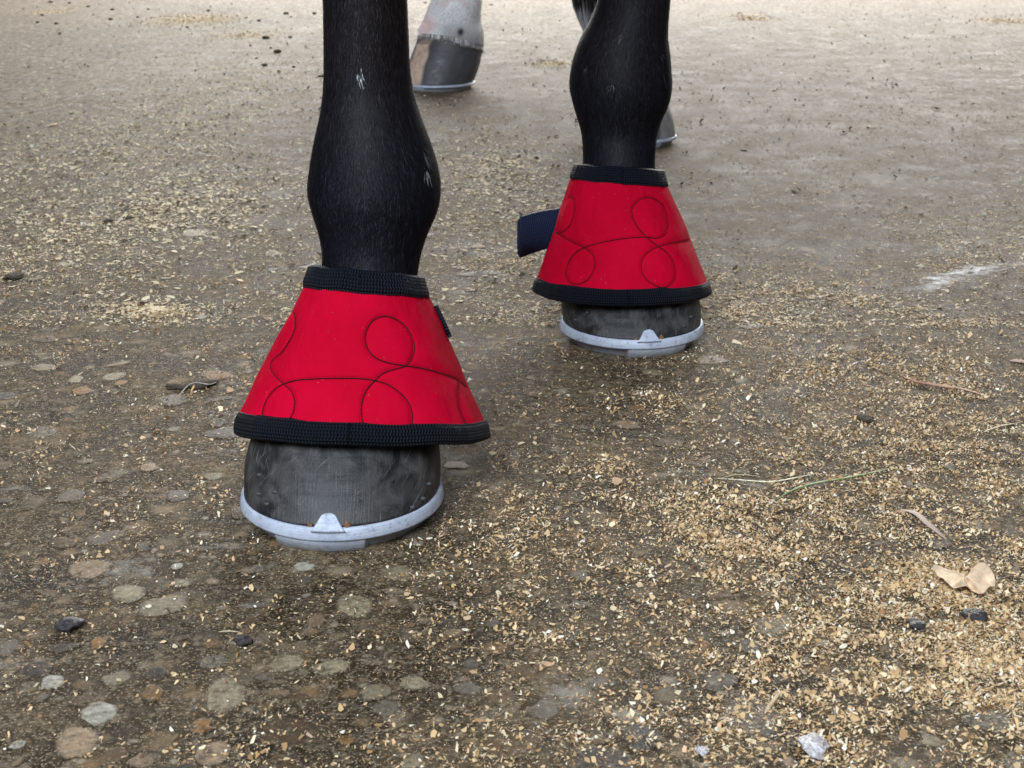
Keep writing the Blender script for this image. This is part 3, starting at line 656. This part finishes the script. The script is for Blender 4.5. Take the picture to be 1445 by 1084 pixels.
# pale ridge of the coronet band and heel bulb on the white hind foot
# ================================================================ BELL BOOTS
def ring_from(uL, vL, uR, vR, Yc, ry, vf):
    A, B = P(uL, vL, Yc), P(uR, vR, Yc); C = (A+B)/2; X = (B-A)/2; uc = (uL+uR)/2; tau = .3
    for _ in range(30):
        q = P(uc, vf, Yc-ry*math.cos(tau)); tau = math.asin(max(-.7, min(.7, (q[2]-C[2])/ry)))
    return C, X, np.array((0, -math.cos(tau), math.sin(tau)))*ry
def boot(label, rings, stitches, strap_fn, seed, tagpos):
    R = [ring_from(*r) for r in rings]          # top edge, red top, red bottom, bottom edge
    TK = [1.16, 1.0, 0.0, -.16]
    def frame(t):
        t = min(max(t, -.16), 1.16)
        for i in range(3):
            if t >= TK[i+1]-1e-9:
                s = (t-TK[i+1])/(TK[i]-TK[i+1]); return [R[i+1][k]*(1-s)+R[i][k]*s for k in range(3)]
    def sag(th, t):                  # soft dents in the cloth, the same all round the loop
        return .0050*(fbm(np.cos(th)*1.2+3+0*t, np.sin(th)*1.2+7+t*1.6, seed, 3)-.5)
    def pt(th, t, off=0.0):
        C, X, Fv = frame(t); d = X*math.sin(th)+Fv*math.cos(th); return C+d+(off+float(sag(np.array(th), np.array(float(t)))))*d/np.linalg.norm(d)
    NU, NV = 480, 130
    TH = np.linspace(-math.pi, math.pi, NU, endpoint=False); TT = np.linspace(-.05, 1.03, NV)
    base = np.zeros((NV, NU, 3)); out = np.zeros((NV, NU, 3))
    for j, t in enumerate(TT):
        C, X, Fv = frame(t); D = np.sin(TH)[:, None]*X+np.cos(TH)[:, None]*Fv; out[j] = D/np.linalg.norm(D, axis=1)[:, None]; base[j] = C+D
    thr = sag(TH[None, :], TT[:, None])
    base += out*thr[:, :, None]
    U, Vp = proj(base); front = np.abs(TH)[None, :] < 1.62
    curves = []
    for st in stitches:                          # densify the traced polyline, put each point on the shell
        st = np.array(st, float); seg = np.r_[0, np.cumsum(np.hypot(*np.diff(st, axis=0).T))]
        m = np.gradient(st, seg, axis=0); pts = []
        for s in np.arange(0, seg[-1], 1.2):
            j = min(max(np.searchsorted(seg, s)-1, 0), len(st)-2); h = seg[j+1]-seg[j]; q = (s-seg[j])/h
            pts.append((2*q**3-3*q**2+1)*st[j]+(q**3-2*q**2+q)*h*m[j]+(-2*q**3+3*q**2)*st[j+1]+(q**3-q**2)*h*m[j+1])
        tt = []
        for (pu, pv) in pts:
            d = (U-pu)**2+(Vp-pv)**2+(~front)*1e6; k = np.unravel_index(np.argmin(d), d.shape)
            if d[k] > 30: continue
            # refine by local linear solve
            j, i = k; i1 = (i+1) % NU; j1 = min(j+1, NV-1); j0 = j1-1
            Jm = np.array([[U[j, i1]-U[j, i], U[j1, i]-U[j0, i]], [Vp[j, i1]-Vp[j, i], Vp[j1, i]-Vp[j0, i]]])
            try: dd = np.linalg.solve(Jm, (pu-U[k], pv-Vp[k])); dd = np.clip(dd, -1, 1)
            except Exception: dd = (0, 0)
            tt.append((TH[i]+dd[0]*(TH[1]-TH[0]), TT[j]+dd[1]*(TT[1]-TT[0])))
        tt = np.array(tt)
        if len(tt) > 8:
            for _ in range(3): tt[1:-1] = (tt[:-2]+2*tt[1:-1]+tt[2:])/4
        curves.append(tt)
    P3 = np.concatenate([np.array([pt(a, t) for a, t in c]) for c in curves])
    # quilting: groove along the stitches, padding bulging between them
    flat = base.reshape(-1, 3); dmin = np.full(len(flat), 9.)
    for k in range(0, len(P3), 1): dmin = np.minimum(dmin, ((flat-P3[k])**2).sum(1))
    dmin = np.sqrt(dmin).reshape(NV, NU)
    puff = .0017*(1-np.exp(-(dmin/.008)**1.0))-.0008*np.exp(-(dmin/.0010)**2)-.0010
    wr = .0009*(fbm(TH[None, :]*7, TT[:, None]*7+5, seed+9, 3)-.5)
    sh = base+out*(puff+wr)[:, :, None]
    r_avg = np.linalg.norm(R[2][1]); UVs = np.zeros((NV, NU, 2)); UVs[..., 0] = TH[None, :]*r_avg*.75; UVs[..., 1] = TT[:, None]*.11
    root = empty('bell_boot', (R[2][0][0], R[2][0][1], 0)); tag(root, label, 'bell boot', 'red bell boots on the front feet')
    shell = mesh_obj('shell', sh.reshape(-1, 3), grid_faces(NU, NV, True), M['red'], uv=UVs.reshape(-1, 2))
    shell.data.materials.append(M['inner'])
    md = shell.modifiers.new('thick', 'SOLIDIFY'); md.thickness = .0035; md.offset = -1; md.material_offset = 1; md.material_offset_rim = 1
    bm = bmesh.new(); bm.from_mesh(shell.data); bmesh.ops.recalc_face_normals(bm, faces=bm.faces)
    bm.faces.ensure_lookup_table(); f0 = bm.faces[len(bm.faces)//2]; c0 = f0.calc_center_median()
    if f0.normal.dot(Vector(c0)-Vector(R[1][0]*.5+R[2][0]*.5)) < 0: bmesh.ops.reverse_faces(bm, faces=bm.faces)
    bm.to_mesh(shell.data); bm.free()
    adopt(root, shell)
    # stitching: short dashes of thread lying in the groove
    for c in curves:
        V = []; F = []; pts = np.array([pt(a, t, .00005) for a, t in c]); nr = np.array([pt(a, t, 1.0)-pt(a, t, 0) for a, t in c])
        i = 0
        while i+4 < len(pts):
            seg = pts[i:i+5]; nn = nr[i:i+5]; b0 = len(V)
            for q in range(5):
                tg = seg[min(q+1, 4)]-seg[max(q-1, 0)]; tg = tg/(np.linalg.norm(tg)+1e-9); bn = np.cross(nn[q], tg); w = .00036*(1 if 0 < q < 4 else .6); hz = -.0002 if q in (0, 4) else .0002
                for ang in range(6):
                    al = ang*math.pi/3; V.append(seg[q]+bn*w*math.cos(al)+nn[q]*(w*.6*math.sin(al)+hz-.0008))
            F += [tuple(b0+x for x in f) for f in grid_faces(6, 5, True)]
            i += 4
        if V: adopt(shell, mesh_obj('stitching', V, F, M['thread']))
    # bindings: webbing folded over the edge
    def band(name, ta, tb, prof, sd):
        N = 360; V = []; UVb = []
        for (s, o) in prof:
            for i in range(N):
                th = 2*math.pi*i/N; w = .0010*(vnoise(th*4, s*2, sd)-.5)+.0006*(vnoise(th*14, 2, sd+1)-.5)
                V.append(pt(th, ta+(tb-ta)*s, o+w)+np.array((0, 0, .0012*(vnoise(th*3, 9, sd+2)-.5)))); UVb.append((th*np.linalg.norm(frame(ta)[1]), s*.014))
        V = np.array(V); F = grid_faces(N, len(prof), True); n = len(prof)
        F += [((n-1)*N+i, (n-1)*N+(i+1) % N, (i+1) % N, i) for i in range(N)]
        o = mesh_obj(name, V, F, M['band'], uv=UVb); bm = bmesh.new(); bm.from_mesh(o.data); bmesh.ops.recalc_face_normals(bm, faces=bm.faces); bm.to_mesh(o.data); bm.free(); return o
    lo = band('bottom_binding', 0.02, -.16, [(0, -.0045), (0, -.0010), (.04, .0012), (.25, .0024), (.5, .0026), (.75, .0028), (.92, .0020), (1.0, .0002), (1.03, -.002), (.95, -.0045), (.6, -.0055)], seed+30)
    hi = band('top_binding', .98, 1.16, [(0, -.0045), (0, -.0010), (.04, .0014), (.3, .0020), (.7, .0014), (.92, .0010), (1.0, -.0008), (1.0, -.003), (.93, -.0048), (.5, -.0052)], seed+40)
    adopt(root, lo, hi)
    # strap: ribbon of webbing round the back
    path = strap_fn(pt); hgt = path['h']; V = []; UVs2 = []; pts = path['pts']; ups = path['ups']; n = len(pts); thk = .0011
    prof = [(-.5, -1), (-.5, 1), (-.25, 1.15), (0, 1.2), (.25, 1.15), (.5, 1), (.5, -1), (0, -1)]; acc = 0
    for i in range(n):
        tg = pts[min(i+1, n-1)]-pts[max(i-1, 0)]; tg = tg/np.linalg.norm(tg); up = ups[i]/np.linalg.norm(ups[i]); nn = np.cross(tg, up); nn /= np.linalg.norm(nn)
        if i: acc += np.linalg.norm(pts[i]-pts[i-1])
        cut = 1 if i < n-1 else .80
        for (s, o) in prof: V.append(pts[i]+up*s*hgt*cut+nn*o*thk); UVs2.append((acc, s*hgt))
    F = grid_faces(len(prof), n, True); F += [tuple(range(len(prof))), tuple((n-1)*len(prof)+k for k in range(len(prof)))[::-1]]
    so = mesh_obj('strap', V, F, M[path.get('mat', 'strap')], uv=UVs2); bm = bmesh.new(); bm.from_mesh(so.data); bmesh.ops.recalc_face_normals(bm, faces=bm.faces); bm.to_mesh(so.data); bm.free()
    adopt(root, so)
    return root, pt
def zl(pts): return [(320+x/3.6125, 360+y/3.6125) for x, y in pts]
def zr(pts): return [(710+x/3.6125, 220+y/3.6125) for x, y in pts]
st_left = [zl([(755, 640), (800, 602), (860, 580), (915, 565), (950, 520), (960, 465), (945, 410), (905, 355), (860, 325), (808, 312), (755, 327), (718, 370), (705, 425), (717, 475), (755, 520), (820, 548), (915, 565), (1000, 578), (1100, 605), (1190, 642), (1232, 680)]),
           zl([(755, 640), (712, 690), (688, 755), (685, 810), (696, 872)]),
           zl([(172, 850), (178, 790), (200, 730), (240, 682), (285, 656), (340, 640), (430, 632), (570, 628), (680, 630), (755, 640), (830, 665), (895, 712), (935, 765), (948, 815), (944, 874)]),
           zl([(335, 280), (343, 330), (335, 390), (308, 445), (268, 500), (218, 550), (222, 590), (250, 625), (285, 656), (322, 692), (339, 735), (338, 780), (322, 825), (300, 855)]),
           zl([(1192, 640), (1188, 720), (1200, 795), (1228, 868)])]
st_right = [zr([(262, 378), (290, 405), (345, 437), (410, 468), (450, 500), (466, 545), (455, 592), (420, 638), (370, 655), (330, 642), (315, 605), (322, 560), (352, 507), (410, 468), (480, 447), (570, 428), (650, 418), (735, 415), (790, 420), (825, 405), (844, 365), (845, 320), (832, 272), (795, 230), (740, 212), (685, 232), (658, 270), (664, 318), (692, 368), (735, 415), (795, 462), (848, 502), (880, 560), (884, 612), (862, 652), (820, 672), (765, 655), (722, 615), (705, 568), (716, 520), (752, 485), (795, 462), (860, 447), (955, 432)]),
            zr([(262, 395), (285, 393), (325, 366), (350, 315), (357, 265), (350, 215), (336, 206), (318, 232)])]
def strap_left(pt):
    th = np.linspace(math.radians(88), math.radians(215), 50); t = .80
    pts = [pt(a, t-.0*(a-1.4), .0028 if a > 1.75 else .0022) for a in th]; ups = [pt(a, t+.1, .003)-pt(a, t-.1, .003) for a in th]
    return dict(pts=pts, ups=ups, h=.022, mat='band')
def strap_right(pt):
    th = np.linspace(math.radians(120), math.radians(243), 44); t = .47
    pts = [pt(a, t, .0045) for a in th]; ups = [pt(a, t+.1, .003)-pt(a, t-.1, .003) for a in th]
    last = pts[-1]; end = P(731, 336, last[1]-.012); u0 = ups[-1]/np.linalg.norm(ups[-1]); topu = P(731, 303, last[1]-.012)-P(731, 368, last[1]-.012); topu /= np.linalg.norm(topu)
    for k in range(1, 15):
        s = k/14; pts.append(last*(1-s)+end*s+np.array((0, .004*math.sin(s*3.1), 0))); ups.append(u0*(1-s)+topu*s)
    return dict(pts=pts, ups=ups, h=.037)
bootL, ptL = boot('nearer red quilted bell boot with black binding, on the left front foot in the picture',
    [(438, 373, 598, 389, .868, .038, 380.5), (431, 402, 603, 417, .864, .041, 411), (343, 583, 685, 596, .846, .074, 599), (337, 612, 689, 620, .843, .076, 629)], st_left, strap_left, 3, None)
bootR, ptR = boot('farther red quilted bell boot with loose navy strap end sticking out to the left',
    [(812.5, 231, 935.5, 239.5, 1.223, .038, 235.4), (807, 250, 939, 261, 1.219, .041, 257.5), (758.5, 393, 997, 396, 1.198, .074, 410), (756, 412, 1000, 412, 1.195, .075, 432)], st_right, strap_right, 5, None)

# ================================================================ LOOSE THINGS ON THE FLOOR
def copy_to(src_me, name, loc, rot, sc):
    o = bpy.data.objects.new(name, src_me); COL.objects.link(o); o.location = loc; o.rotation_euler = rot; o.scale = (sc if hasattr(sc, '__len__') else (sc,)*3); return o
def chip_mesh(seed):
    r = np.random.default_rng(seed); n = r.integers(5, 8); asp = r.uniform(.45, .8); bend = r.uniform(-.25, .25)
    a = np.sort((np.arange(n)+r.uniform(-.3, .3, n))/n*6.283); rad = r.uniform(.75, 1.1, n); V = []
    for h in (0, .16):
        for i in range(n):
            x, y = rad[i]*math.cos(a[i]), asp*rad[i]*math.sin(a[i]); V.append((x*.5, y*.5, h*.5+abs(bend)*x*x*.5))
    F = [tuple(range(n))[::-1], tuple(range(n, 2*n))]+[(i, (i+1) % n, n+(i+1) % n, n+i) for i in range(n)]
    c = np.array([(.72, .58, .40), (.64, .46, .28), (.80, .72, .56), (.55, .36, .22), (.74, .52, .36)])[seed % 5]
    me = bpy.data.meshes.new('wood_chip'); me.from_pydata(V, [], F); at = me.color_attributes.new('Col', 'FLOAT_COLOR', 'POINT'); at.data.foreach_set('color', np.tile(np.r_[c, 1], (len(V), 1)).ravel()); me.materials.append(M['chip']); return me
CM = [chip_mesh(s) for s in range(15)]
spots = [(847, 803, 20), (659, 875, 20), (657, 891, 15), (773, 940, 25), (790, 946, 11), (703, 838, 14), (902, 828, 22), (918, 815, 14), (738, 960, 10), (735, 897, 13), (592, 842, 10), (491, 1072, 12), (1260, 850, 16), (870, 683, 30), (885, 715, 12), (756, 753, 12), (700, 742, 16), (606, 762, 13),
         (1107, 957, 16), (1025, 1018, 14), (1365, 995, 20), (1243, 820, 15), (1012, 1032, 14), (955, 1040, 15), (245, 825, 14), (247, 915, 18), (168, 962, 14), (210, 858, 16), (325, 553, 20), (75, 178, 22), (150, 495, 10), (60, 645, 12), (1190, 915, 20)]
r = random.Random(4)
while len(spots) < 120:
    u, v = r.uniform(600, 1440), r.uniform(640, 1080)
    if r.random() < math.exp(-((u-1240)/330)**2-((v-920)/170)**2)+.08: spots.append((u, v, r.uniform(7, 11)))
for i, (u, v, px) in enumerate(spots):
    g = G(u, v); s = px*.8*pxm(u, v); o = copy_to(CM[i % 15], 'wood_chip', (g[0], g[1], .0006), (r.uniform(-.12, .12), r.uniform(-.12, .12), r.uniform(0, 6.28)), s)
    o.location.z = .0005+.10*s*.5
    tag(o, 'small pale wood chip lying loose among the sawdust', 'wood chip', 'loose wood chips on the floor')
def lump(name, seed, mat, flat=.6, sub=3, amp=.35, fq=1.6):
    bm = bmesh.new(); bmesh.ops.create_icosphere(bm, subdivisions=sub, radius=1); r_ = np.random.default_rng(seed); off = r_.uniform(0, 50, 3)
    for v in bm.verts:
        n = float(fbm(np.array(v.co.x*fq+off[0]+v.co.z), np.array(v.co.y*fq+off[1]-v.co.z*.7), seed, 4)); v.co = v.co*(1+amp*(n-.5)*2); v.co.z *= flat
    z = min(v.co.z for v in bm.verts)
    for v in bm.verts: v.co.z = max(v.co.z-z-.12, 0)
    me = bpy.data.meshes.new(name); bm.to_mesh(me); bm.free(); me.polygons.foreach_set('use_smooth', [True]*len(me.polygons)); me.materials.append(mat); return me
DM = [lump('dung_crumb', s, M['clod'], .55) for s in range(6)]
crumbs = [(215, 12, 10), (295, 15, 8), (180, 67, 8), (478, 43, 9), (160, 97, 9), (240, 103, 9), (1100, 90, 10), (1130, 165, 16), (1178, 225, 17), (1125, 280, 14), (1185, 305, 8), (1247, 287, 8), (825, 78, 7), (1233, 160, 9), (1335, 60, 10), (375, 30, 8), (1065, 195, 7), (795, 118, 7), (1150, 205, 7), (1090, 250, 7), (470, 85, 9), (885, 47, 8), (630, 40, 6), (255, 145, 8), (1045, 78, 5), (395, 65, 5), (585, 75, 6), (1215, 60, 12), (985, 18, 5)]
for i, (x, y, w) in enumerate(crumbs):
    u, v = x/3.0104, y/3.0104; g = G(u, v); s = w/3.0104*pxm(u, v); o = copy_to(DM[i % 6], 'dung_crumb', (g[0], g[1], 0), (0, 0, i*1.3), (s, s*.9, s*.8))
    tag(o, 'small dark crumb scattered on the pale far floor at upper left', 'dung crumb', 'dark crumbs on the far floor')
named = [(455, 108, 8, 'dark lump on the floor just left of the nearer front leg'), (1050, 213, 4, 'lone dark crumb on the grey floor right of the farther red boot'), (247, 548, 15, 'flat dark clod left of the nearer boot, left one of a pair'), (287, 546, 19, 'flat dark clod nearest the nearer red boot, right one of a pair'),
         (20, 393, 16, 'dark clod at the left edge of the floor'), (1220, 592, 15, 'dark clod in the sawdust right of the farther boot'), (1345, 180, 0, ''), (182, 308, 7, 'small dark crumb by the leftmost golden shavings'), (154, 313, 9, 'dark crumb left of another among the shavings'), (600, 4, 4, 'dark crumb above the white hind foot, to its left'), (693, 7, 3, 'dark crumb just right of the white hind pastern')]
for i, (u, v, w, lab) in enumerate(named):
    if not w: continue
    g = G(u, v); s = w*pxm(u, v); o = copy_to(lump('dung_clod', 20+i, M['clod'], .5, 3, .85, 2.6), 'dung_clod', (g[0], g[1], 0), (0, 0, i*.7), (s*.70, s*1.1, s*.34)); tag(o, lab, 'dung clod')
for (u, v, w, lab) in [(1375, 874, 19, 'dark rounded stone below the dry leaf'), (97, 887, 20, 'dark loose stone on the floor at lower left'), (343, 908, 15, 'small shiny black stone in front of the nearer hoof'), (1352, 944, 0, ''), (1292, 884, 13, 'small dark stone left of the rounded stone')]:
    if not w: continue
    g = G(u, v); s = w*pxm(u, v); tag(copy_to(lump('stone', u, M['dark_stone'], .6, 3, .6), 'stone', (g[0], g[1], 0), (0, 0, u), (s*.85, s*.9, s*.6)), lab, 'stone')
for (u, v, w, lab) in [(1148, 1062, 20, 'jagged glassy quartz stone at the bottom edge of the sawdust'), (991, 1064, 9, 'tiny bluish glassy stone near the bottom edge')]:
    g = G(u, v); s = w*pxm(u, v); o = copy_to(lump('quartz_stone', u, M['quartz'], .5, 3, .7), 'quartz_stone', (g[0], g[1], 0), (0, 0, .4), (s, s*1.2, s*1.1)); o.data.polygons.foreach_set('use_smooth', [False]*len(o.data.polygons)); tag(o, lab, 'stone')
# straws, grass blade, twig, sliver: bent flattened tubes
def strand(name, pix, w, zs, col0, col1, label, cat, flat=.45, mat='straw'):
    pts = np.array([G(u, v) for u, v in pix]); pts[:, 2] = zs if hasattr(zs, '__len__') else [zs]*len(pts)
    seg = np.r_[0, np.cumsum(np.linalg.norm(np.diff(pts, axis=0), axis=1))]; m = np.gradient(pts, seg, axis=0); N = 40; c = []
    for s in np.linspace(0, seg[-1], N):
        j = min(max(np.searchsorted(seg, s)-1, 0), len(pts)-2); h = seg[j+1]-seg[j]; q = (s-seg[j])/h
        c.append((2*q**3-3*q**2+1)*pts[j]+(q**3-2*q**2+q)*h*m[j]+(-2*q**3+3*q**2)*pts[j+1]+(q**3-q**2)*h*m[j+1])
    c = np.array(c); V = []; CO = []
    for i in range(N):
        tg = c[min(i+1, N-1)]-c[max(i-1, 0)]; tg /= np.linalg.norm(tg); sd = np.cross(tg, (0, 0, 1)); sd /= np.linalg.norm(sd); s = i/(N-1)
        ww = w*(.25+.75*min(1, 5*s, 3.5*(1-s)))*(1+.15*math.sin(i*1.7))
        for k in range(8):
            a = k*math.pi/4; V.append(c[i]+sd*ww*math.cos(a)+np.array((0, 0, ww*flat*math.sin(a)+ww*flat+.0004))); CO.append(np.array(col0)*(1-s)+np.array(col1)*s)
    F = grid_faces(8, N, True)+[tuple(range(8))[::-1], tuple((N-1)*8+k for k in range(8))]
    o = mesh_obj(name, V, F, M[mat], col=np.array(CO)); tag(o, label, cat); return o
strand('straw', [(1012, 676), (1050, 681), (1086, 684), (1120, 678), (1150, 669)], .00065, [.0, .001, .0015, .001, 0], (.78, .72, .48), (.80, .74, .55), 'pale bent straw lying across the sawdust', 'straw')
strand('straw', [(1014, 677), (1040, 671), (1072, 673)], .00035, 0, (.45, .48, .25), (.6, .55, .35), 'thin greenish stem crossing the end of the pale straw', 'straw')
strand('grass_blade', [(1095, 706), (1120, 694), (1150, 685), (1190, 678), (1235, 668), (1262, 660)], .0010, [0, .001, .001, .001, .0005, 0], (.16, .24, .08), (.28, .32, .14), 'green grass blade beside the pale straw', 'grass blade', .25)
strand('wood_sliver', [(1270, 720), (1290, 730), (1308, 745), (1335, 762)], .0022, [0, .002, .002, 0], (.60, .48, .40), (.42, .30, .24), 'curled pinkish wood sliver at right', 'wood sliver', .3, 'chip')
strand('twig', [(1270, 532), (1285, 540), (1320, 548), (1360, 553), (1393, 560)], .0012, [.001, .001, .0015, .001, 0], (.36, .16, .09), (.62, .40, .28), 'thin reddish twig lying in the sawdust', 'twig', .7)
strand('straw', [(1385, 612), (1410, 603), (1440, 597)], .0008, 0, (.62, .52, .34), (.66, .56, .38), 'short straw near the right edge', 'straw')
strand('straw', [(1078, 1010), (1090, 997), (1102, 984)], .0010, [0, .002, .003], (.56, .42, .27), (.62, .48, .3), 'short brown straw standing out of lower sawdust', 'straw')
strand('straw', [(308, 893), (325, 892), (341, 894)], .0005, 0, (.6, .5, .33), (.5, .4, .26), 'short straw beside the shiny black stone', 'straw')
strand('straw', [(147, 518), (165, 516), (190, 512)], .0008, 0, (.55, .42, .25), (.12, .1, .08), 'short straw on the floor left of the dark clods', 'straw')
strand('twig', [(1425, 510), (1440, 512), (1460, 514)], .0030, 0, (.50, .36, .28), (.44, .3, .24), 'pinkish bark strip at the right edge', 'twig', .3, 'chip')
strand('straw', [(250, 563), (275, 548), (297, 552), (306, 545)], .0004, [.001, .004, .005, .003], (.5, .46, .40), (.6, .55, .47), 'pale bent stem across the dark clods', 'straw')
# dry leaf: lobed, curled sheet with thickness
def leaf():
    out = [(1311, 823), (1316, 819), (1324, 819), (1330, 823), (1337, 822), (1343, 827), (1351, 826), (1357, 825), (1364, 824), (1371, 823), (1380, 825), (1387, 824), (1395, 829), (1402, 833), (1406, 839), (1400, 844),
           (1394, 846), (1389, 853), (1382, 851), (1377, 845), (1370, 848), (1363, 844), (1357, 846), (1351, 842), (1344, 841), (1339, 836), (1333, 838), (1327, 832), (1320, 832)]
    top = [np.array(G(*q)) for q in out]; c = np.mean(top, axis=0); n = len(out); V = []; rows = (1, .7, .4, .12)
    for side in (0, 1):
        for s in rows:
            for i, q in enumerate(top):
                p = c+(q-c)*s; h = .0062+.0022*math.sin(i*1.15+s*2)+.0020*(1-s) + (.0060 if i in (9, 10, 11, 12, 13) else (.004 if i in (0, 1, 2) else 0))*s**2
                V.append((p[0], p[1], max(h, .001)-side*.0007))
    F = grid_faces(n, 4, True); k = 4*n; F += [tuple(x+k for x in f)[::-1] for f in grid_faces(n, 4, True)]
    F += [tuple(3*n+i for i in range(n)), tuple(k+3*n+i for i in range(n))[::-1]]+[(i, k+i, k+(i+1) % n, (i+1) % n) for i in range(n)]
    col = np.tile((.74, .54, .36), (len(V), 1)); o = mesh_obj('dry_leaf', V, F, M['leaf'], col=col*np.repeat(RNG.uniform(.8, 1.1, len(V))[:, None], 3, 1)); md = o.modifiers.new('s', 'SUBSURF'); md.levels = md.render_levels = 1
    tag(o, 'curled pale dry leaf lying on the sawdust at right', 'leaf')
leaf()
